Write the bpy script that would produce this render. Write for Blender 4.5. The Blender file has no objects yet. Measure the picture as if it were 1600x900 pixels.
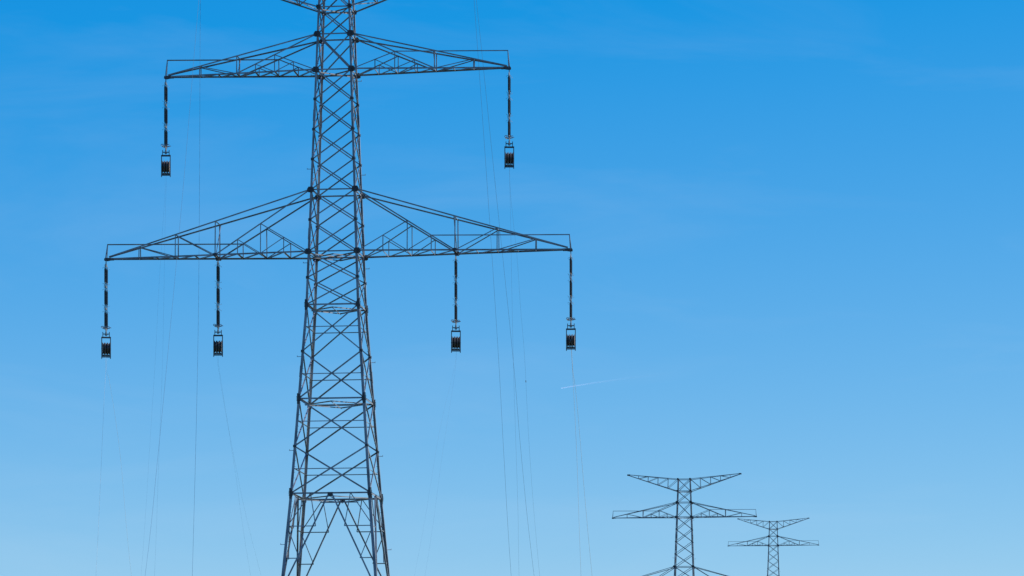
import bpy, math, random
from mathutils import Vector, Matrix
random.seed(7)
V = Vector
SC = bpy.context.scene
COL = SC.collection
R = math.radians

# ---------------------------------------------------------------- camera
cam = bpy.data.cameras.new('camera')
cam.sensor_width = 36.0
cam.lens = 5900 / 1600 * 36.0
cam.shift_x = 0.1125
cam.shift_y = 0.5156
cam.clip_start = 0.5
cam.clip_end = 120000.0
cam_o = bpy.data.objects.new('camera', cam)
COL.objects.link(cam_o)
cam_o.location = (0, 0, 1.7)
cam_o.rotation_euler = (math.pi / 2, 0, 0)
SC.camera = cam_o

# ---------------------------------------------------------------- light
SUN_AZ, SUN_EL = R(88), R(38)          # azimuth clockwise from +Y
sun = bpy.data.lights.new('sun', 'SUN')
sun.energy = 5.0
sun.angle = R(0.53)
sun.color = (1.0, 0.98, 0.95)
sun_o = bpy.data.objects.new('sun', sun)
COL.objects.link(sun_o)
sv = V((math.sin(SUN_AZ) * math.cos(SUN_EL), math.cos(SUN_AZ) * math.cos(SUN_EL), math.sin(SUN_EL)))
sun_o.rotation_euler = (-sv).to_track_quat('-Z', 'Y').to_euler()
sun_o.location = sv * 200

# ---------------------------------------------------------------- world sky
world = bpy.data.worlds.new('World')
SC.world = world
world.use_nodes = True
nt = world.node_tree
N, L = nt.nodes, nt.links
bg = N['Background']
bg.inputs[1].default_value = 0.1
sky = N.new('ShaderNodeTexSky')
sky.sky_type = 'NISHITA'
sky.sun_disc = False
sky.sun_elevation = SUN_EL
sky.sun_rotation = SUN_AZ
sky.air_density, sky.dust_density, sky.ozone_density, sky.altitude = 1.0, 0.0, 1.0, 2000


def math_node(nodes, links, op, a, b=None, clamp=False):
    m = nodes.new('ShaderNodeMath')
    m.operation = op
    m.use_clamp = clamp
    for i, v in enumerate((a, b)):
        if v is None:
            continue
        if hasattr(v, 'default_value'):
            links.new(v, m.inputs[i])
        else:
            m.inputs[i].default_value = v
    return m.outputs[0]


def wm(op, a, b=None, clamp=False):
    return math_node(N, L, op, a, b, clamp)


sep = N.new('ShaderNodeSeparateColor')
L.new(sky.outputs[0], sep.inputs[0])
red = wm('MAXIMUM', wm('SUBTRACT', wm('MULTIPLY', sep.outputs[0], 1.13), 2.09), 0.10)
green = wm('MULTIPLY', sep.outputs[1], 0.986)
blue = wm('MULTIPLY', wm('POWER', wm('MULTIPLY', sep.outputs[2], 1 / 5.27), 0.36), 7.82)
comb = N.new('ShaderNodeCombineColor')
for i, c in enumerate((red, green, blue)):
    L.new(c, comb.inputs[i])
# faint, barely visible high cirrus
tc = N.new('ShaderNodeTexCoord')
mp = N.new('ShaderNodeMapping')
mp.inputs['Rotation'].default_value = (R(7), R(-9), 0)
mp.inputs['Scale'].default_value = (5.5, 5.5, 26)
L.new(tc.outputs['Generated'], mp.inputs[0])
ns = N.new('ShaderNodeTexNoise')
ns.inputs['Scale'].default_value = 1.6
ns.inputs['Detail'].default_value = 9
ns.inputs['Roughness'].default_value = 0.58
ns.inputs['Distortion'].default_value = 0.6
L.new(mp.outputs[0], ns.inputs['Vector'])
cir = wm('MULTIPLY', wm('MULTIPLY', wm('SUBTRACT', ns.outputs[0], 0.5), 3.0, True), 0.065)
mx = N.new('ShaderNodeMix')
mx.data_type = 'RGBA'
mx.inputs['B'].default_value = (8.2, 8.7, 9.2, 1)
L.new(cir, mx.inputs['Factor'])
L.new(comb.outputs[0], mx.inputs['A'])
L.new(mx.outputs['Result'], bg.inputs[0])

# ---------------------------------------------------------------- render
SC.view_settings.view_transform = 'Standard'
SC.view_settings.look = 'None'
SC.view_settings.exposure = 0
SC.view_settings.gamma = 1
SC.view_settings.use_curve_mapping = False
SC.render.engine = 'CYCLES'
SC.cycles.max_bounces = 5
SC.cycles.use_denoising = True


# ---------------------------------------------------------------- materials
def new_mat(name):
    m = bpy.data.materials.new(name)
    m.use_nodes = True
    return m, m.node_tree.nodes, m.node_tree.links, m.node_tree.nodes['Principled BSDF']


def mottled(name, c0, c1, rough=0.5, metal=0.0, scale=3.0, spec=0.5, rust=None):
    m, n, l, p = new_mat(name)
    t = n.new('ShaderNodeTexCoord')
    a = n.new('ShaderNodeTexNoise')
    a.inputs['Scale'].default_value = scale
    a.inputs['Detail'].default_value = 6
    l.new(t.outputs['Object'], a.inputs['Vector'])
    r = n.new('ShaderNodeValToRGB')
    r.color_ramp.elements[0].position = 0.35
    r.color_ramp.elements[1].position = 0.66
    r.color_ramp.elements[0].color = (*c0, 1)
    r.color_ramp.elements[1].color = (*c1, 1)
    l.new(a.outputs[0], r.inputs[0])
    out = r.outputs[0]
    if rust:
        b = n.new('ShaderNodeTexNoise')
        b.inputs['Scale'].default_value = scale * 2.7
        b.inputs['Detail'].default_value = 5
        l.new(t.outputs['Object'], b.inputs['Vector'])
        f = math_node(n, l, 'MULTIPLY', math_node(n, l, 'SUBTRACT', b.outputs[0], rust[3]), 9.0, True)
        x = n.new('ShaderNodeMix')
        x.data_type = 'RGBA'
        l.new(f, x.inputs['Factor'])
        l.new(out, x.inputs['A'])
        x.inputs['B'].default_value = (*rust[:3], 1)
        out = x.outputs['Result']
    l.new(out, p.inputs['Base Color'])
    rr = math_node(n, l, 'ADD', math_node(n, l, 'MULTIPLY', a.outputs[0], 0.25), rough - 0.12)
    l.new(rr, p.inputs['Roughness'])
    p.inputs['Metallic'].default_value = metal
    p.inputs['Specular IOR Level'].default_value = spec
    return m


STEEL = mottled('galvanised_steel', (0.15, 0.154, 0.158), (0.35, 0.357, 0.362), 0.42, 0.1, 1.1, 0.5)
PLATE = mottled('gusset_steel', (0.06, 0.06, 0.06), (0.10, 0.098, 0.095), 0.6, 0.0, 5.0, 0.3)
FITTING = mottled('hot_dip_fitting', (0.15, 0.15, 0.15), (0.24, 0.235, 0.23), 0.45, 0.2, 18.0)
PORCELAIN = mottled('dark_glazed_porcelain', (0.012, 0.009, 0.010), (0.022, 0.014, 0.012), 0.3, 0.0, 6.0, 0.35)
FRAME = mottled('painted_block_frame', (0.035, 0.04, 0.045), (0.06, 0.062, 0.065), 0.5, 0.2, 8.0)
RUBBER = mottled('black_sheave_lining', (0.012, 0.012, 0.012), (0.03, 0.028, 0.026), 0.75, 0.0, 9.0)
RUSTY = mottled('rusty_sheave_rim', (0.16, 0.10, 0.075), (0.36, 0.29, 0.24), 0.6, 0.2, 14.0)
WHITE_ROPE = mottled('pale_rope', (0.62, 0.62, 0.60), (0.78, 0.78, 0.75), 0.8, 0, 2.0)
BLUE_ROPE = mottled('blue_grey_rope', (0.10, 0.20, 0.30), (0.15, 0.27, 0.38), 0.8, 0, 2.0)
CONCRETE = mottled('footing_concrete', (0.30, 0.29, 0.27), (0.42, 0.41, 0.38), 0.85, 0, 3.0)


# ---------------------------------------------------------------- mesh helpers
class MB:
    def __init__(self):
        self.v, self.f = [], []

    def add(self, vs, fs):
        o = len(self.v)
        self.v += [tuple(x) for x in vs]
        self.f += [tuple(i + o for i in q) for q in fs]

    def prism(self, p0, p1, prof, a, b, prof1=None):
        p0, p1 = V(p0), V(p1)
        n = len(prof)
        prof1 = prof1 or prof
        vs = [p0 + a * x + b * y for x, y in prof] + [p1 + a * x + b * y for x, y in prof1]
        fs = [(i, (i + 1) % n, n + (i + 1) % n, n + i) for i in range(n)]
        fs += [tuple(range(n))[::-1], tuple(range(n, 2 * n))]
        self.add(vs, fs)

    def angle(self, p0, p1, s, nrm, off=0.0, t=None, flip=False):
        """equal-leg angle: one flange lies flat, facing nrm; the other points away from it"""
        p0, p1 = V(p0), V(p1)
        d = (p1 - p0).normalized()
        b = V(nrm)
        b = (b - d * b.dot(d)).normalized()
        a = d.cross(b)
        if a.z < 0 or (abs(a.z) < 1e-6 and a.x < 0):
            a = -a
        if flip:
            a = -a
        t = t or max(0.011, s * 0.13)
        h = s / 2
        prof = [(-h, 0), (h, 0), (h, -s), (h - t, -s), (h - t, -t), (-h, -t)]
        self.prism(p0 - b * off, p1 - b * off, prof, a, b)

    def bar(self, p0, p1, w, h=None, up=(0, 0, 1)):
        p0, p1 = V(p0), V(p1)
        h = h or w
        d = (p1 - p0).normalized()
        a = d.cross(V(up))
        if a.length < 1e-4:
            a = d.cross(V((0, 1, 0)))
        a.normalize()
        b = a.cross(d)
        self.prism(p0, p1, [(-w / 2, -h / 2), (w / 2, -h / 2), (w / 2, h / 2), (-w / 2, h / 2)], a, b)

    def rod(self, p0, p1, r, n=8, r1=None):
        p0, p1 = V(p0), V(p1)
        d = (p1 - p0).normalized()
        a = d.cross(V((0, 0, 1)))
        if a.length < 1e-4:
            a = V((1, 0, 0))
        a.normalize()
        b = a.cross(d)
        pr = [(math.cos(i * math.tau / n), math.sin(i * math.tau / n)) for i in range(n)]
        r1 = r if r1 is None else r1
        self.prism(p0, p1, [(x * r, y * r) for x, y in pr], a, b, [(x * r1, y * r1) for x, y in pr])

    def tube(self, pts, r, n=6):
        pts = [V(p) for p in pts]
        rings = []
        for i, p in enumerate(pts):
            d = (pts[min(i + 1, len(pts) - 1)] - pts[max(i - 1, 0)]).normalized()
            a = d.cross(V((0.13, 0.97, 0.1))).normalized()
            b = a.cross(d)
            rings.append([p + (a * math.cos(k * math.tau / n) + b * math.sin(k * math.tau / n)) * r for k in range(n)])
        vs = [q for g in rings for q in g]
        fs = []
        for i in range(len(pts) - 1):
            for k in range(n):
                fs.append((i * n + k, i * n + (k + 1) % n, (i + 1) * n + (k + 1) % n, (i + 1) * n + k))
        fs += [tuple(range(n))[::-1], tuple(range(len(vs) - n, len(vs)))]
        self.add(vs, fs)

    def lathe(self, prof, n=12, axis='Z', c=(0, 0, 0)):
        """prof: (radius, height) along the axis"""
        vs = []
        for r, z in prof:
            for k in range(n):
                x, y = r * math.cos(k * math.tau / n), r * math.sin(k * math.tau / n)
                vs.append(V(c) + (V((x, y, z)) if axis == 'Z' else V((z, x, y))))
        fs = []
        for i in range(len(prof) - 1):
            for k in range(n):
                fs.append((i * n + k, i * n + (k + 1) % n, (i + 1) * n + (k + 1) % n, (i + 1) * n + k))
        fs += [tuple(range(n))[::-1], tuple(range(len(vs) - n, len(vs)))]
        self.add(vs, fs)

    def poly(self, pts, nrm, t):
        """flat plate: outline pts, thickness t along nrm"""
        pts = [V(p) for p in pts]
        k = V(nrm).normalized() * t
        n = len(pts)
        fs = [tuple(range(n)), tuple(range(n, 2 * n))[::-1]]
        fs += [(i, n + i, n + (i + 1) % n, (i + 1) % n) for i in range(n)]
        self.add(pts + [p + k for p in pts], fs)

    def build(self, name, mat, parent=None, smooth=False):
        me = bpy.data.meshes.new(name)
        me.from_pydata(self.v, [], self.f)
        me.validate()
        import bmesh
        bm = bmesh.new()
        bm.from_mesh(me)
        bmesh.ops.recalc_face_normals(bm, faces=bm.faces)
        bm.to_mesh(me)
        bm.free()
        me.materials.append(mat)
        if smooth:
            for p in me.polygons:
                p.use_smooth = True
        o = bpy.data.objects.new(name, me)
        COL.objects.link(o)
        if parent:
            o.parent = parent
        return o


def empty(name, loc, rz=0.0):
    o = bpy.data.objects.new(name, None)
    o.location = loc
    o.rotation_euler = (0, 0, rz)
    COL.objects.link(o)
    return o


def tag(o, label=None, cat=None, group=None, kind=None):
    for k, v in (('label', label), ('category', cat), ('group', group), ('kind', kind)):
        if v:
            o[k] = v
    return o


def copy_tree(o, kids, parent=None):
    c = o.copy()
    COL.objects.link(c)
    c.parent = parent
    for ch in kids.get(o, ()):
        copy_tree(ch, kids, c)
    return c


def child_map():
    k = {}
    for o in bpy.data.objects:
        if o.parent:
            k.setdefault(o.parent, []).append(o)
    return k


# ---------------------------------------------------------------- pylon (local axes: x along the arms, y along the line, z up)
E0 = 1.7                       # heights below are over the camera's eye; the ground lies 1.7 m lower
LV = dict(T=52.2, A=50.4, B=48.7, C=46.47, c1=44.62, c2=42.73, c3=40.86, D=38.96, E=37.08, F=35.1, G=33.47,
          H=31.78, I=28.86, J=25.9, K=22.93, L=19.99, M=13.9, N=6.6, O=-1.45)
KNOTS = [(-1.7, 4.45), (19.99, 2.53), (31.78, 1.69), (50.4, 1.015), (52.2, 0.95)]


def half(h):
    for (h0, w0), (h1, w1) in zip(KNOTS, KNOTS[1:]):
        if h <= h1:
            return w0 + (w1 - w0) * (h - h0) / (h1 - h0)
    return KNOTS[-1][1]


def face_pt(k, s, h, inset=0.0):
    """point on face k (0 front, 1 right, 2 back, 3 left) at sideways fraction s in -1..1"""
    w = half(h)
    x, y = s * (w - 0.03), -(w - inset)
    c, n = (1, 0, -1, 0)[k], (0, 1, 0, -1)[k]
    return V((x * c - y * n, x * n + y * c, h + E0))


def face_n(k):
    return V(((0, 1, 0, -1)[k], (-1, 0, 1, 0)[k], 0))


def brace(name, k, s0, h0, s1, h1, size, off, parent, mat=None, flip=False):
    m = MB()
    m.angle(face_pt(k, s0, h0), face_pt(k, s1, h1), size, face_n(k), off, flip=flip)
    return m.build(name, mat or STEEL, parent)


def bolts(m, c, a, b, nrm, w, h, nx, ny):
    for i in range(nx):
        for j in range(ny):
            p = V(c) + V(a) * (w * (i / max(1, nx - 1) - .5)) + V(b) * (h * (j / max(1, ny - 1) - .5))
            m.rod(p, p + V(nrm) * 0.03, 0.016, 5)


def make_pylon():
    root = empty('lattice_pylon', (0, 0, 0))
    # --- four corner legs
    steps = [(-1.5, 0.19), (13.9, 0.18), (19.99, 0.165), (31.78, 0.15), (38.96, 0.135), (46.47, 0.12), (52.25, 0.105)]
    for sx, sy in ((-1, -1), (1, -1), (1, 1), (-1, 1)):
        m = MB()
        for (h0, s0), (h1, s1) in zip(steps, steps[1:]):
            s, t = s0, 0.02
            pr = [(0, 0), (-sx * s, 0), (-sx * s, -sy * t), (-sx * t, -sy * t), (-sx * t, -sy * s), (0, -sy * s)]
            w0, w1 = half(h0), half(h1)
            m.prism((sx * w0, sy * w0, h0 + E0), (sx * w1, sy * w1, h1 + E0 - .002), pr, V((1, 0, 0)), V((0, 1, 0)))
        for hs in (43.6, 36.2, 27.6, 10.0):       # bolted splices
            w = half(hs)
            s = 0.15
            pr = [(sx * .016, sy * .016), (-sx * s, sy * .016), (-sx * s, sy * .002), (sx * .002, sy * .002), (sx * .002, -sy * s), (sx * .016, -sy * s)]
            w0, w1 = half(hs - .35), half(hs + .35)
            m.prism((sx * w0, sy * w0, hs - .35 + E0), (sx * w1, sy * w1, hs + .35 + E0), pr, V((1, 0, 0)), V((0, 1, 0)))
        m.build('corner_leg', STEEL, root)
        f = MB()
        w = half(-1.5)
        f.prism((sx * (w - .1), sy * (w - .1), -0.6), (sx * (w - .1), sy * (w - .1), 0.42), [(-.45, -.45), (.45, -.45), (.45, .45), (-.45, .45)], V((1, 0, 0)), V((0, 1, 0)),
                [(-.38, -.38), (.38, -.38), (.38, .38), (-.38, .38)])
        f.build('footing', CONCRETE, root)
    # step bolts on two opposite legs
    for sx, sy in ((-1, -1), (1, 1)):
        m = MB()
        h, i = 1.5, 0
        while h < 52:
            w = half(h)
            m.rod((sx * (w - .02), sy * (w - .09), h + E0), (sx * (w - .21), sy * (w - .09), h + E0), 0.012, 5)
            if i % 2:
                m.rod((sx * (w - .09), sy * (w - .02), h + E0 + .17), (sx * (w - .09), sy * (w - .21), h + E0 + .17), 0.012, 5)
            h += 0.36
            i += 1
        tag(m.build('step_bolt', FITTING, root), kind='stuff')
        h = 46.1 - 5.86 * 6
        while h < 50:
            w = half(h)
            m = MB()
            m.rod((sx * (w - .01), sy * (w - .06), h + E0), (sx * (w + .27), sy * (w - .06), h + E0), 0.018, 6)
            m.rod((sx * (w + .25), sy * (w - .06), h + E0 + .004), (sx * (w + .25), sy * (w - .06), h + E0 + .07), 0.016, 6)
            m.build('rope_peg', STEEL, root)
            h += 5.86
    # --- X bracing of the body
    names = ['T', 'A', 'B', 'C', 'c1', 'c2', 'c3', 'D', 'E', 'F', 'G', 'H', 'I', 'J', 'K', 'L']
    for a, b in zip(names, names[1:]):
        ht, hb = LV[a], LV[b]
        sz = 0.074 if ht > 31 else 0.088
        for k in range(4):
            big = (a == 'B' and k == 0)
            brace('diagonal_brace', k, -1, ht, 1, hb, 0.12 if big else sz, 0.024, root)
            brace('diagonal_brace', k, 1, ht, -1, hb, sz * .93, 0.044 + (0.02 if big else 0), root, flip=True)
            if ht < 32:                                               # level redundant through the crossing
                w0, w1 = half(ht), half(hb)
                hx = ht - (ht - hb) * w0 / (w0 + w1)
                brace('middle_girt', k, -1, hx, 1, hx, 0.052, 0.145, root)
    for q in ('A', 'B', 'C', 'D', 'F', 'H', 'J', 'L', 'T'):
        for k in range(4):
            brace('girt', k, -1, LV[q], 1, LV[q], 0.10 if LV[q] < 32 else 0.082, 0.068, root)
    # --- plan bracing
    def plan(pa, pb, h, size=0.062, dz=0.0, name='plan_brace'):
        m = MB()
        z = h + E0 - 0.06 - dz
        m.angle((pa[0], pa[1], z), (pb[0], pb[1], z), size, (0, 0, 1), 0.0)
        m.build(name, STEEL, root)
    for q in ('A', 'C', 'F'):
        w = half(LV[q]) - .1
        plan((-w, w), (w, -w), LV[q], .07)
        plan((-w, -w), (w, w), LV[q], .07, .05)
    for q in ('F', 'H', 'J', 'L'):
        w = half(LV[q]) - .1
        mids = [(0, -w), (w, 0), (0, w), (-w, 0)]
        for i in range(4):
            plan(mids[i], mids[(i + 1) % 4], LV[q], .066, .09)
        if q != 'F':
            plan((0, -w + .02), (0, w - .02), LV[q], .06, .15)
        if q == 'L':
            plan((-w / 2, -w / 2 + .06), (w / 2, -w / 2 + .06), LV[q], .06, .2)
            plan((-w / 2, w / 2 - .06), (w / 2, w / 2 - .06), LV[q], .06, .2)
    # --- leg panel: inverted V on each face with its redundants
    hL, hM = LV['L'], LV['M']
    def vs(h):                                                        # sideways fraction of the V member
        return (hL - h) / (hL - hM)
    for k in range(4):
        for sg in (-1, 1):
            x = lambda f: sg * f
            brace('raking_brace', k, x(0.03), hL, x(0.985), hM, 0.10, 0.03, root, flip=sg > 0)
            h1, h2 = hL - 2.05, hL - 4.05
            for h in (h1, h2):
                brace('leg_strut', k, x(1), h, x(vs(h)), h, 0.058, 0.075, root)
            brace('leg_redundant', k, x(0.5), hL, x(vs(h1)), h1, 0.052, 0.11, root)
            brace('leg_redundant', k, x(0.5), hL, x(1), h1, 0.052, 0.15, root)
            brace('leg_redundant', k, x(1), h1, x(vs(h2)), h2, 0.052, 0.15, root)
        m = MB()                                                      # plate where the two rakers meet
        c = face_pt(k, 0, hL)
        a, n = V((0, 0, 1)).cross(face_n(k)), face_n(k)
        m.poly([c + a * x + V((0, 0, z)) + n * -.012 for x, z in ((-.16, .05), (.16, .05), (.16, -.08), (.08, -.19), (-.08, -.19), (-.16, -.08))], n, 0.014)
        m.build('apex_plate', PLATE, root)
        for a_, b_ in (('M', 'N'), ('N', 'O')):                        # below the picture, down to the footings
            brace('diagonal_brace', k, -1, LV[a_], 1, LV[b_], .09, .024, root)
            brace('diagonal_brace', k, 1, LV[a_], -1, LV[b_], .085, .046, root, flip=True)
        brace('girt', k, -1, LV['M'], 1, LV['M'], .085, .07, root)
    # --- gusset plates, on the front, back and side faces
    for q in names:
        main = q in 'TABCDFHJL' and q != 'E'
        for k in range(4):
            for sg in (-1, 1):
                c = face_pt(k, sg, LV[q])
                n = face_n(k)
                a = V((0, 0, 1)).cross(n)
                m = MB()
                if q in 'BCDF':
                    s_ = 1.0 if k in (0, 2) else 0.55
                    o = sg * .0
                    pts = [(-.13, .17), (.13, .17), (.22, .03), (.22, -.14), (.12, -.19), (-.12, -.19), (-.22, -.14), (-.22, .03)]
                    pts = [(o + x * s_, z * (1 if k in (0, 2) else .8)) for x, z in pts]
                elif q in 'HJL':
                    e = -sg
                    pts = [(-.05 * e, .32), (.06 * e, .32), (.17 * e, .08), (.17 * e, -.12), (.06 * e, -.34), (-.05 * e, -.34)]
                    pts = [(x * (1 if k in (0, 2) else .75), z) for x, z in pts]
                elif main:
                    pts = [(-.11, .12), (.11, .12), (.15, 0), (.11, -.12), (-.11, -.12), (-.15, 0)]
                else:
                    e = -sg
                    pts = [(-.04 * e, .08), (.04 * e, .08), (.15 * e, .04), (.15 * e, -.04), (.04 * e, -.08), (-.04 * e, -.08)]
                off = 0.034 if k in (0, 2) else 0.026
                m.poly([c + n * off + a * x + V((0, 0, z)) for x, z in pts], n, 0.016)
                if main:
                    bolts(m, c + n * (off + .016), a, (0, 0, 1), n, .18, .24, 3, 4)
                m.build('gusset_plate', PLATE, root)
    # --- crossarms: built once pointing to +x, the other side is the same turned by 180 degrees
    def crossarm(hlow, hup, reach, fr, strut_at, sub, outer, rail_node, hang, rz, tip_rise=0.0, scale=1.0):
        w = half(hlow)
        wu = half(hup)
        zl, zu = hlow + E0, hup + E0
        def lo(sy, f):                                                # a point on the lower chord
            return V((w + (reach - w) * f, sy * (w * (1 - f) + .07 * f), zl + tip_rise * f))
        def up(sy, f):                                                # a point on the upper chord
            g = (w + (reach - w) * f - wu) / (reach - .16 - wu)
            return V((w + (reach - w) * f, sy * (wu * (1 - g) + .07 * g), zu + (zl + .12 + tip_rise - zu) * g))
        fs = fr[strut_at]
        def st(sy, f):                                                # a point on the main strut
            p, q = V((wu, sy * wu, zu)), lo(sy, fs)
            x = w + (reach - w) * f
            return p.lerp(q, (x - wu) / (q.x - wu))
        arm = MB()
        for sy in (-1, 1):
            arm.angle(lo(sy, 0), lo(sy, 1), .10 * scale, (0, sy, 0), -.01)
        body = arm.build('crossarm', STEEL, root)
        body.rotation_euler = (0, 0, rz)
        def P(name, p, q, size, nrm, off=0.0, flip=False):
            m = MB()
            m.angle(p, q, size * scale, nrm, off, flip=flip)
            return m.build(name, STEEL, body)
        for sy in (-1, 1):
            n = (0, sy, 0)
            P('upper_chord', V((wu, sy * wu, zu)), up(sy, .985), .085, n)
            P('main_strut', V((wu, sy * wu, zu)), lo(sy, fs), .08, n, .02)
            P('post', lo(sy, fs), up(sy, fs), .065, n, .04)
            for i, kind in sub:                                       # posts that rise to the strut or the secondary
                top = st(sy, fr[i]) if kind == 'strut' else None
                if kind == 'second':
                    q0, q1 = st(sy, fr[sub_peak]), lo(sy, 0)
                    x = lo(sy, fr[i]).x
                    top = q0.lerp(q1, (q0.x - x) / (q0.x - q1.x))
                P('post', lo(sy, fr[i]), top, .055, n, .04)
                if i != sub_peak:
                    P('web_brace', top, lo(sy, fr[sub_peak]), .048, n, .06)
            P('web_brace', st(sy, fr[sub_peak]), lo(sy, 0), .058, n, .05)
            for i, j in outer:                                        # posts to the upper chord, tied back inwards
                P('post', lo(sy, fr[i]), up(sy, fr[i]), .055, n, .04)
                P('web_brace', up(sy, fr[i]), lo(sy, fr[j]), .055, n, .06)
            t = lo(sy, 1)
            rp = st(sy, fr[rail_node])
            if sy == -1:
                P('handrail', V((t.x - .06, sy * .05, rp.z)), V((rp.x, rp.y, rp.z)), .066, n)
            P('rail_post', V((t.x + (.0 if sy < 0 else .04), sy * .10, t.z)), V((t.x - .06, -.05, rp.z - .02)), .05, (1, 0, 0))
        cross = [fs] + [fr[i] for i, _ in outer]
        for f in cross:
            P('cross_bar', up(-1, f), up(1, f), .045, (1, 0, 0))
        P('sway_brace', up(-1, fs), lo(1, fs), .045, (1, 0, 0), .05)
        prev = 0.0
        for f in list(fr):                                            # underside lattice
            P('cross_bar', lo(-1, f) - V((0, 0, .02)), lo(1, f) - V((0, 0, .02)), .078, (1, 0, 0), 0)
            P('bottom_lattice', lo(1, prev) - V((0, 0, .035)), lo(-1, f) - V((0, 0, .035)), .072, (0, 0, -1), 0)
            prev = f
        P('bottom_lattice', lo(1, prev) - V((0, 0, .035)), lo(-1, .99) - V((0, 0, .035)), .05, (0, 0, -1), 0)
        tip = MB()
        t = lo(0, 1)
        tip.poly([V((t.x + x, -.12, t.z + z)) for x, z in ((-.5, .06), (.05, .07), (.10, .02), (.10, -.10), (-.05, -.12), (-.5, -.04))], (0, 1, 0), .018)
        tip.poly([V((t.x + x, .10, t.z + z)) for x, z in ((-.5, .06), (.05, .07), (.10, .02), (.10, -.10), (-.05, -.12), (-.5, -.04))], (0, 1, 0), .018)
        tip.poly([V((t.x + x, y, t.z - .08)) for x, y in ((-.5, -.1), (.11, -.1), (.11, .1), (-.5, .1))], (0, 0, 1), .015)
        tip.build('tip_plate', PLATE, body)
        for f in hang:
            m = MB()
            c = lo(-1, f)
            m.bar((c.x, c.y - .1, c.z - .075), (c.x, -c.y + .1, c.z - .075), .10, .06)
            m.poly([V((c.x + x, -.02, c.z - .08 + z)) for x, z in ((-.16, .1), (.16, .1), (.09, -.17), (-.09, -.17))], (0, 1, 0), .03)
            m.build('hanger_plate', PLATE, body)
            for sy in (-1, 1):
                m = MB()
                c = lo(sy, f)
                m.poly([c + V((x, sy * .02, z)) for x, z in ((-.15, .02), (-.08, .12), (.08, .12), (.15, .02), (.1, -.06), (-.1, -.06))], (0, sy, 0), .014)
                m.build('gusset_plate', PLATE, body)
        return body

    fu = [.145, .271, .398, .524, .648, .773, .895]
    fl = [.118, .232, .345, .456, .557, .654, .750, .835, .918]
    sub_peak = 1
    for rz in (0.0, math.pi):
        crossarm(LV['C'], LV['B'], 10.86, fu, 3, [(0, 'second'), (1, 'strut'), (2, 'strut')], [(5, 3)], 1, [], rz, scale=.97)
        crossarm(LV['F'], LV['D'], 14.70, fl, 3, [(0, 'second'), (1, 'strut'), (2, 'strut')], [(5, 3), (7, 5)], 2, [fl[3]], rz)
    # --- top arm for the earth wires
    def toparm(rz):
        w0, w1, reach = half(LV['A']), half(LV['T']), 8.5
        za, zt, ztip = LV['A'] + E0, LV['T'] + E0, 53.0 + E0
        lo = lambda sy, f: V((w0 + (reach - w0) * f, sy * (w0 * (1 - f) + .06 * f), za + (ztip - .1 - za) * f))
        up = lambda sy, f: V((w1 + (reach - w1) * f, sy * (w1 * (1 - f) + .06 * f), zt + (ztip - zt) * f))
        a = MB()
        for sy in (-1, 1):
            a.angle(lo(sy, 0), lo(sy, 1), .085, (0, sy, 0))
        body = a.build('earth_wire_arm', STEEL, root)
        body.rotation_euler = (0, 0, rz)
        def P(name, p, q, size, nrm, off=0.0):
            m = MB()
            m.angle(p, q, size, nrm, off)
            m.build(name, STEEL, body)
        fr = [0, .195, .398, .596, .79, .97]
        for sy in (-1, 1):
            n = (0, sy, 0)
            P('upper_chord', up(sy, 0), up(sy, 1), .075, n)
            for i in range(1, 5):
                P('post', lo(sy, fr[i]), up(sy, fr[i]), .052, n, .02)
                P('web_brace', up(sy, fr[i - 1]), lo(sy, fr[i]), .055, n, .035)
        for i in range(1, 5):
            P('cross_bar', lo(-1, fr[i]), lo(1, fr[i]), .05, (1, 0, 0))
            P('cross_bar', up(-1, fr[i]), up(1, fr[i]), .045, (1, 0, 0))
        for i in range(5):
            P('bottom_lattice', lo(-1, fr[i]), lo(1, fr[i + 1]), .058, (0, 0, -1), .03)
        tip = MB()
        tip.poly([V((reach + x, -.09, ztip - .05 + z)) for x, z in ((-.3, .1), (.12, .1), (.14, -.1), (-.25, -.12))], (0, 1, 0), .18)
        tip.build('tip_plate', PLATE, body)
    toparm(0.0)
    toparm(math.pi)
    return root


AZ = R(8.0)                                       # the line runs 8 degrees right of the camera axis
U = V((math.cos(AZ), -math.sin(AZ), 0))
D = V((math.sin(AZ), math.cos(AZ), 0))
P1 = V((-3.77, 236.0, 0.0))
P2 = V((43.47, 571.0, -1.3))
P3 = V((90.5, 907.6, 18.55))
G = 'lattice pylons of one power line'
pylon = make_pylon()
kids = child_map()
tag(pylon, 'huge dark steel lattice pylon with insulator strings and pulley blocks hanging from it', 'pylon', G)
pylon.location = P1
pylon.rotation_euler = (0, 0, -AZ)
p2 = copy_tree(pylon, kids)
p2.location = P2
tag(p2, 'smaller whole-topped lattice pylon with bare arms, one arm reaching past the smallest pylon', 'pylon', G)
p3 = copy_tree(pylon, kids)
p3.location = P3
tag(p3, 'smallest lattice pylon, standing beyond the two others at the low end of the line', 'pylon', G)


def on_pylon(u, v, h):
    """world point from the large pylon's own axes; h is height over the eye"""
    return P1 + U * u + D * v + V((0, 0, h + E0))


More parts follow.
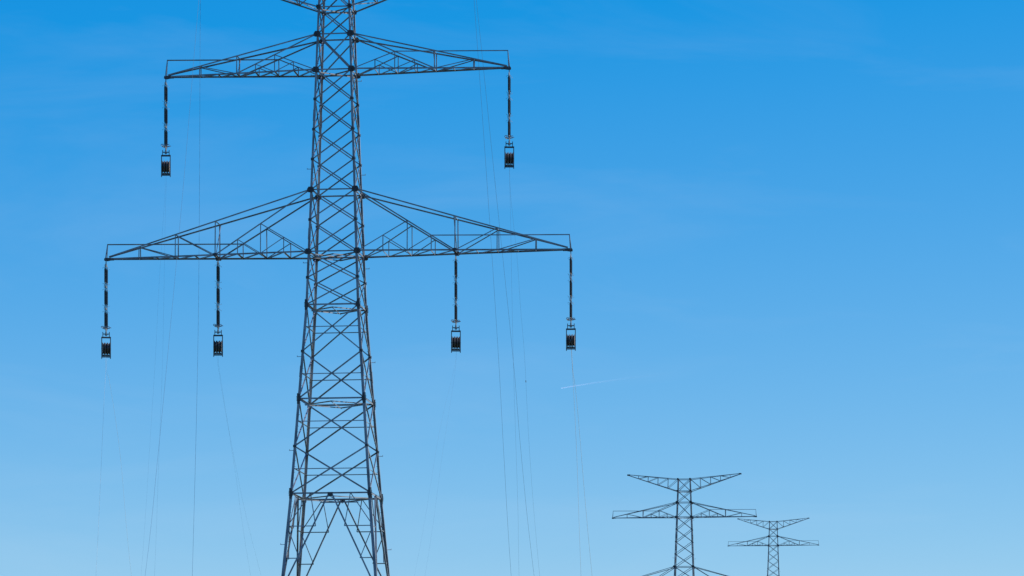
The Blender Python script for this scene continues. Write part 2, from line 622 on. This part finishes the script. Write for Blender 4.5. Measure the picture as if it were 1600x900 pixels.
# ---------------------------------------------------------------- insulator strings (hang along -z from their own origin)
def make_string():
    root = empty('insulator_string', (0, 0, 0))
    m = MB()
    m.bar((0, 0, 0.03), (0, 0, -.16), .05, .07, (0, 1, 0))
    m.poly([(-.015, y, z) for y, z in ((-.07, -.10), (.07, -.10), (.36, -.24), (.36, -.31), (-.36, -.31), (-.36, -.24))], (1, 0, 0), .03)
    m.build('top_yoke', FITTING, root)
    prof = [(.030, 0.0), (.045, -.01), (.045, -.05), (.034, -.06)]
    z = -.075
    while z > -.915:
        prof += [(.056, z), (.064, z - .010), (.064, z - .024), (.056, z - .032)]
        z -= .0445
    prof += [(.034, -.915), (.045, -.945), (.045, -.985), (.030, -.995)]
    tops = (-.38, -1.83, -3.2)
    tops = (-.40, -1.78, -3.16)
    first = None
    for zt in tops:
        for sy in (-1, 1):
            if first is None:
                u = MB()
                u.lathe(prof, 12)
                first = u.build('insulator_unit', PORCELAIN, root)
                o = first
            else:
                o = first.copy()
                COL.objects.link(o)
            o.location = (0, sy * .26, zt)
    for zt in tops:                                                    # arcing horns and links between the units
        for sy in (-1, 1):
            for z0, sgn in ((zt + .03, -1), (zt - 1.03, 1)):
                m = MB()
                m.rod((0, sy * .26, z0 + .06), (0, sy * .26, z0 - .06), .028, 6)
                m.tube([(-.16, sy * .26, z0 + .08 * sgn), (-.145, sy * .27, z0 + .03 * sgn), (-.08, sy * .26, z0), (.08, sy * .26, z0 + .01),
                        (.145, sy * .31, z0 + .03 * sgn), (.16, sy * .33, z0 + .08 * sgn)], .009, 5)
                m.build('arcing_horn', FITTING, root)
    for zt in tops[1:]:                                                # link plates joining the two rods
        m = MB()
        m.poly([(-.012, y, zt + .11 + z) for y, z in ((-.36, .05), (.36, .05), (.36, .15), (-.36, .15))], (1, 0, 0), .024)
        for sy in (-1, 1):
            m.bar((0, sy * .26, zt + .36), (0, sy * .26, zt + .08), .05, .03)
            m.tube([(-.05, sy * .26, zt + .30), (-.075, sy * .26, zt + .2), (-.05, sy * .26, zt + .10)], .012, 5)
        m.build('link_plate', FITTING, root)
    m = MB()                                                           # lower yoke
    zb = tops[-1] - 1.0
    m.poly([(-.015, y, z) for y, z in ((-.36, zb - .02), (.36, zb - .02), (.36, zb - .09), (.07, zb - .22), (-.07, zb - .22), (-.36, zb - .09))], (1, 0, 0), .03)
    m.rod((0, 0, zb - .18), (0, 0, zb - .46), .035, 8)
    m.rod((0, 0, zb - .25), (0, 0, zb - .32), .055, 8)
    m.build('lower_yoke', FITTING, root)
    m = MB()                                                           # racket shaped arcing ring
    for sy in (-1, 1):
        m.tube([(.26 * math.cos(a), sy * .26 + .13 * math.sin(a), zb + .02 + .04 * math.sin(a * 2)) for a in [i * math.tau / 16 for i in range(15)]], .018, 6)
    m.tube([(-.26, .0, zb - .0), (-.1, 0, zb - .05), (.1, 0, zb - .05), (.27, 0, zb - .01)], .016, 6)
    m.build('arcing_ring', FITTING, root)
    return root


def make_block():
    root = empty('stringing_block', (0, 0, 0))                          # origin where it meets the string, z = -4.58
    m = MB()
    for s in (-1, 1):
        m.bar((s * .205, 0, .15), (s * .205, 0, -.22), .04, .09, (0, 1, 0))
        m.bar((s * .275, 0, -.20), (s * .275, 0, -1.53), .045, .15, (0, 1, 0))
    m.rod((-.20, 0, .02), (.20, 0, .02), .03, 8)
    m.bar((-.30, 0, -.20), (.30, 0, -.20), .14, .085)
    m.bar((-.27, 0, -1.35), (.27, 0, -1.35), .12, .07)
    m.bar((-.27, 0, -1.43), (.27, 0, -1.43), .10, .05)
    m.build('frame', FRAME, root)
    m = MB()
    m.rod((-.035, 0, .16), (.0, 0, -.06), .028, 6)
    m.tube([(-.07, 0, .05), (-.06, 0, -.06), (0, 0, -.10), (.06, 0, -.06), (.07, 0, .05)], .02, 6)
    m.build('shackle', FITTING, root)
    first = None
    for x in (-.165, 0, .165):
        if first is None:
            m = MB()
            m.lathe([(.06, -.060), (.31, -.056), (.36, -.060), (.385, -.060), (.385, -.050), (.31, -.016), (.31, .016), (.385, .050), (.385, .060), (.36, .060), (.31, .056), (.06, .060)], 28, 'X')
            first = m.build('sheave', RUBBER, root)
            s = first
        else:
            s = first.copy()
            COL.objects.link(s)
        s.location = (x, 0, -.91)
        m = MB()
        for e in (-1, 1):
            m.lathe([(.340, e * .068), (.395, e * .066), (.395, e * .050), (.340, e * .055)], 28, 'X')
        for i in range(6):
            a = i * math.tau / 6
            m.bar((.064, math.cos(a) * .07, math.sin(a) * .07), (.064, math.cos(a) * .36, math.sin(a) * .36), .03, .012, (1, 0, 0))
        m.build('rim', RUSTY, s)
    m = MB()
    m.rod((-.31, 0, -.91), (.31, 0, -.91), .022, 10)
    m.build('axle', FITTING, root)
    m = MB()
    for x in (-.16, -.02, .13):
        m.rod((x - .05, -.05, -1.31), (x + .05, -.05, -1.31), .028, 8)
    m.build('guide_roller', FITTING, root)
    return root


GS, GB = 'twin insulator strings of the large pylon', 'stringing blocks under the insulator strings'
spots = [  # u, arm level, rotation wobble, where
    (-10.86, 'C', -4, 'left tip of the upper crossarm', 'left end of the upper crossarm'),
    (10.86, 'C', 3, 'right tip of the upper crossarm', 'right end of the upper crossarm'),
    (-14.70, 'F', 5, 'left tip of the lower crossarm', 'left end of the lower crossarm'),
    (-7.52, 'F', -5, 'middle of the left lower crossarm', 'middle of the left lower crossarm'),
    (7.52, 'F', 3.5, 'middle of the right lower crossarm', 'middle of the right lower crossarm'),
    (14.70, 'F', -3, 'right tip of the lower crossarm', 'right end of the lower crossarm'),
]
st0, bl0 = make_string(), make_block()
kids = child_map()
anch = {}
for i, (u, lev, wob, where, where2) in enumerate(spots):
    s, b = (st0, bl0) if i == 0 else (copy_tree(st0, kids), copy_tree(bl0, kids))
    p = on_pylon(u, 0, LV[lev] - .17)
    s.location = p
    s.rotation_euler = (0, 0, -AZ)
    b.location = p + V((0, 0, -4.57))
    b.rotation_euler = (0, 0, -math.atan2(p.x, p.y) + R(wob))   # the block turns freely under its string
    tag(s, 'black twin insulator string hanging from the ' + where, 'insulator', GS)
    tag(b, 'dark three-wheel pulley block hanging below the ' + where2, 'pulley block', GB)
    anch[i] = p

# two earth wire pulleys, above the picture, at the tips of the top arm
for u, wd in ((-8.5, 'left'), (8.5, 'right')):
    r = empty('small_pulley', on_pylon(u, 0, 52.75), -AZ)
    m = MB()
    for s in (-1, 1):
        m.bar((s * .07, 0, .1), (s * .07, 0, -.55), .02, .08, (0, 1, 0))
    m.bar((-.08, 0, .06), (.08, 0, .06), .06, .06)
    m.build('frame', FRAME, r)
    m = MB()
    m.lathe([(.04, -.035), (.20, -.035), (.22, -.03), (.17, 0), (.22, .03), (.20, .035), (.04, .035)], 20, 'X', (0, 0, -.33))
    m.build('sheave', RUBBER, r)
    tag(r, 'small single pulley under the %s tip of the topmost arm' % wd, 'pulley', 'pulleys of the earth wires')


# ---------------------------------------------------------------- pilot ropes: over a sheave, both runs down to the ground
def rope(u, htop, runs, mat, rad, label, half_gap=.36):
    """runs: each a list of (v, h) points in the vertical plane of the line through u; extended to the ground"""
    left, right = [], []
    paths = []
    for pts, sg in zip(runs, (-1, 1)):
        full = [(sg * half_gap, htop)] + pts
        (v0, h0), (v1, h1) = full[-2], full[-1]
        k = (v1 - v0) / (h1 - h0)
        full.append((v1 + k * (-1.66 - h1) * 1.25, -1.66))
        # smooth the run (Catmull-Rom)
        out = []
        q = [full[0]] + full + [full[-1]]
        for i in range(1, len(q) - 2):
            for t in [j / 6 for j in range(6)]:
                c = []
                for d_ in (0, 1):
                    a, b, c_, e = q[i - 1][d_], q[i][d_], q[i + 1][d_], q[i + 2][d_]
                    c.append(.5 * (2 * b + (c_ - a) * t + (2 * a - 5 * b + 4 * c_ - e) * t * t + (-a + 3 * b - 3 * c_ + e) * t ** 3))
                out.append(tuple(c))
        out.append(full[-1])
        paths.append(out)
    top = [(half_gap * math.cos(a), htop + half_gap * math.sin(a)) for a in [math.pi - i * math.pi / 8 for i in range(1, 8)]]
    line = paths[0][::-1] + top + paths[1]
    m = MB()
    m.tube([on_pylon(u, v, h) for v, h in line], rad, 6)
    o = m.build('pilot_rope', mat)
    tag(o, label, 'rope', 'pilot ropes running over the pulleys')
    return o


ROPES = [
    (-8.5, 52.42, [[(-1.29, 50.98), (-6.41, 38.15), (-11.14, 27.41), (-14.21, 20.76), (-17.57, 14.12)], [(-0.75, 51.1), (-1.08, 39.02), (-1.67, 28.54), (-3.39, 15.02)]],
     BLUE_ROPE, 0.0075, 'blue-grey rope pair crossing both left crossarms, the most visible ropes left of the mast', .17),
    (8.5, 52.42, [[(1.32, 51.03), (8.71, 40.23), (14.94, 30.25), (18.1, 24.16), (22.58, 16.35)], [(2.53, 51.29), (13.45, 41.01), (23.78, 31.31), (29.04, 25.2), (37.75, 17.3)]],
     BLUE_ROPE, 0.0075, 'blue-grey rope pair crossing both right crossarms, the most visible ropes right of the mast', .17),
    (-10.86, LV['C'] - 5.75, [[(-0.28, 39.2), (-1.24, 36.12), (-2.28, 32.58), (-3.28, 28.39), (-4.78, 23.44), (-7.5, 14.78)], [(-0.2, 37.61), (-1.04, 28.66), (-2.43, 20.96), (-3.5, 15.03)]],
     BLUE_ROPE, 0.0026, 'hair-thin rope through the pulley block of the left upper crossarm tip', .33),
    (10.86, LV['C'] - 5.75, [[(0.42, 38.82), (2.29, 28.69), (4.91, 19.8), (5.66, 15.26)], [(0.64, 38.86), (4.53, 35.28), (6.54, 32.47), (9.05, 29.5), (12.22, 23.57), (18.59, 16.07)]],
     BLUE_ROPE, 0.004, 'hair-thin rope through the pulley block of the right upper crossarm tip', .33),
    (-14.70, LV['F'] - 5.75, [[(-0.13, 28.03), (-0.67, 25.75), (-2.9, 15.11)], [(0.19, 28.06), (1.13, 27.36), (4.2, 23.15), (7.55, 15.77)]],
     WHITE_ROPE, 0.005, 'pale thin rope through the pulley block at the left tip of the lower crossarm', .33),
    (-7.52, LV['F'] - 5.75, [[(0.04, 28.13), (5.57, 22.57), (11.35, 15.95)], [(0.36, 28.17), (5.34, 23.17), (15.2, 16.19)]],
     BLUE_ROPE, 0.0026, 'faint rope through the inner pulley block of the left lower crossarm', .33),
    (7.52, LV['F'] - 5.75, [[(-0.17, 27.86), (-6.67, 21.83), (-14.43, 14.17)], [(-0.75, 27.79), (-7.88, 23.18), (-19.19, 13.73)]],
     BLUE_ROPE, 0.0026, 'faint rope through the inner pulley block of the right lower crossarm', .33),
    (14.70, LV['F'] - 5.75, [[(0.86, 28.06), (3.97, 22.74), (6.94, 15.31)], [(1.37, 27.72), (4.28, 25.84), (14.95, 15.81)]],
     WHITE_ROPE, 0.008, 'pale rope through the pulley block at the right tip of the lower crossarm', .33),
]
rope_objs = [rope(*r) for r in ROPES]
for ri, u, v0, h0, v1, h1 in ((3, 10.86, 9.76, 28.16, 9.82, 28.04),):
    m = MB()
    m.rod(on_pylon(u, v0, h0), on_pylon(u, v1, h1), .028, 8, .02)
    m.build('rope_swivel', FITTING, rope_objs[ri])


# ---------------------------------------------------------------- ground: gently rolling farmland out to the horizon
def ground_z(x, y):
    d = math.hypot(x - P3.x, y - P3.y)
    hill = 18.6 * math.exp(-(d / 190) ** 2)
    d2 = math.hypot(x - P2.x, y - P2.y)
    dip = -1.35 * math.exp(-(d2 / 110) ** 2)
    far = max(0, math.hypot(x, y) - 700)
    return hill + dip + 3.0 * math.sin(x * .004 + 1) * math.sin(y * .003) * min(1, far / 900)


gv, gf = [], []
rad = [0] + [6 * 1.085 ** i for i in range(93)]
rad = [r for r in rad if r < 12000] + [12000]
NA = 120
for r in rad:
    for k in range(NA):
        a = k * math.tau / NA
        x, y = r * math.cos(a), 230 + r * math.sin(a)
        gv.append((x, y, ground_z(x, y)))
for i in range(len(rad) - 1):
    for k in range(NA):
        gf.append((i * NA + k, i * NA + (k + 1) % NA, (i + 1) * NA + (k + 1) % NA, (i + 1) * NA + k))
g = MB()
g.v, g.f = gv, gf
m, n, l, p = new_mat('farmland')
t = n.new('ShaderNodeTexCoord')
vo = n.new('ShaderNodeTexVoronoi')
vo.inputs['Scale'].default_value = .0045
l.new(t.outputs['Object'], vo.inputs['Vector'])
rp = n.new('ShaderNodeValToRGB')
cols = [(0.0, (.05, .085, .022)), (.3, (.075, .10, .03)), (.55, (.16, .14, .07)), (.8, (.06, .09, .028)), (1, (.12, .10, .06))]
rp.color_ramp.interpolation = 'CONSTANT'
for pos, c in cols[1:-1]:
    rp.color_ramp.elements.new(pos)
for e, (pos, c) in zip(rp.color_ramp.elements, cols):
    e.position = pos
    e.color = (*c, 1)
sx = n.new('ShaderNodeSeparateColor')
l.new(vo.outputs['Color'], sx.inputs[0])
l.new(sx.outputs[0], rp.inputs[0])
nz = n.new('ShaderNodeTexNoise')
nz.inputs['Scale'].default_value = .35
nz.inputs['Detail'].default_value = 10
l.new(t.outputs['Object'], nz.inputs['Vector'])
mm = n.new('ShaderNodeMix')
mm.data_type = 'RGBA'
mm.blend_type = 'MULTIPLY'
mm.inputs['Factor'].default_value = .6
l.new(rp.outputs[0], mm.inputs['A'])
l.new(nz.outputs['Color'], mm.inputs['B'])
l.new(mm.outputs['Result'], p.inputs['Base Color'])
p.inputs['Roughness'].default_value = .95
bp = n.new('ShaderNodeBump')
bp.inputs['Strength'].default_value = .5
l.new(nz.outputs[0], bp.inputs['Height'])
l.new(bp.outputs[0], p.inputs['Normal'])
tag(g.build('ground', m), 'rolling green and tan farmland under the pylons', kind='structure')

# ---------------------------------------------------------------- contrail, 30 km off
Z0 = 30000.0
def sky_pt(x, y):
    return V(((x - 620) / 5900 * Z0, Z0, (1275 - y) / 5900 * Z0 + 1.7))
pts = [(876.5, 606.8), (894.5, 603.6), (925, 598.7), (952, 594.8), (980, 590.9), (1018, 586.6), (1060, 582.6), (1105, 578.8), (1150, 575.5), (1200, 572.4)]
c0 = sky_pt(*pts[0])
m = MB()
rings = []
N_ = 8
vs_, fs_ = [], []
for i, q in enumerate(pts):
    c = sky_pt(*q) - c0
    rr = 2.8 + i * .9
    for k in range(N_):
        a = k * math.tau / N_
        vs_.append(c + V((0, math.cos(a) * rr, math.sin(a) * rr)))
for i in range(len(pts) - 1):
    for k in range(N_):
        fs_.append((i * N_ + k, i * N_ + (k + 1) % N_, (i + 1) * N_ + (k + 1) % N_, (i + 1) * N_ + k))
m.add(vs_, fs_)
mt, n, l, p = new_mat('contrail_ice')
n.remove(p)
df = n.new('ShaderNodeBsdfDiffuse')
df.inputs[0].default_value = (.9, .9, .9, 1)
tl = n.new('ShaderNodeBsdfTranslucent')
tl.inputs[0].default_value = (.9, .9, .9, 1)
ad = n.new('ShaderNodeAddShader')
l.new(df.outputs[0], ad.inputs[0])
l.new(tl.outputs[0], ad.inputs[1])
tr = n.new('ShaderNodeBsdfTransparent')
ms = n.new('ShaderNodeMixShader')
t = n.new('ShaderNodeTexCoord')
sp = n.new('ShaderNodeSeparateXYZ')
l.new(t.outputs['Object'], sp.inputs[0])
x01 = math_node(n, l, 'MULTIPLY', sp.outputs[0], 1 / 1640.0, True)
fade = math_node(n, l, 'MULTIPLY', math_node(n, l, 'POWER', math_node(n, l, 'SUBTRACT', 1.0, x01), 7.0), 0.26)
l.new(fade, ms.inputs[0])
l.new(tr.outputs[0], ms.inputs[1])
l.new(ad.outputs[0], ms.inputs[2])
l.new(ms.outputs[0], n['Material Output'].inputs[0])
co = m.build('contrail', mt)
co.location = c0
tag(co, 'thin white aircraft contrail fading across the pale lower sky', 'contrail', kind='stuff')
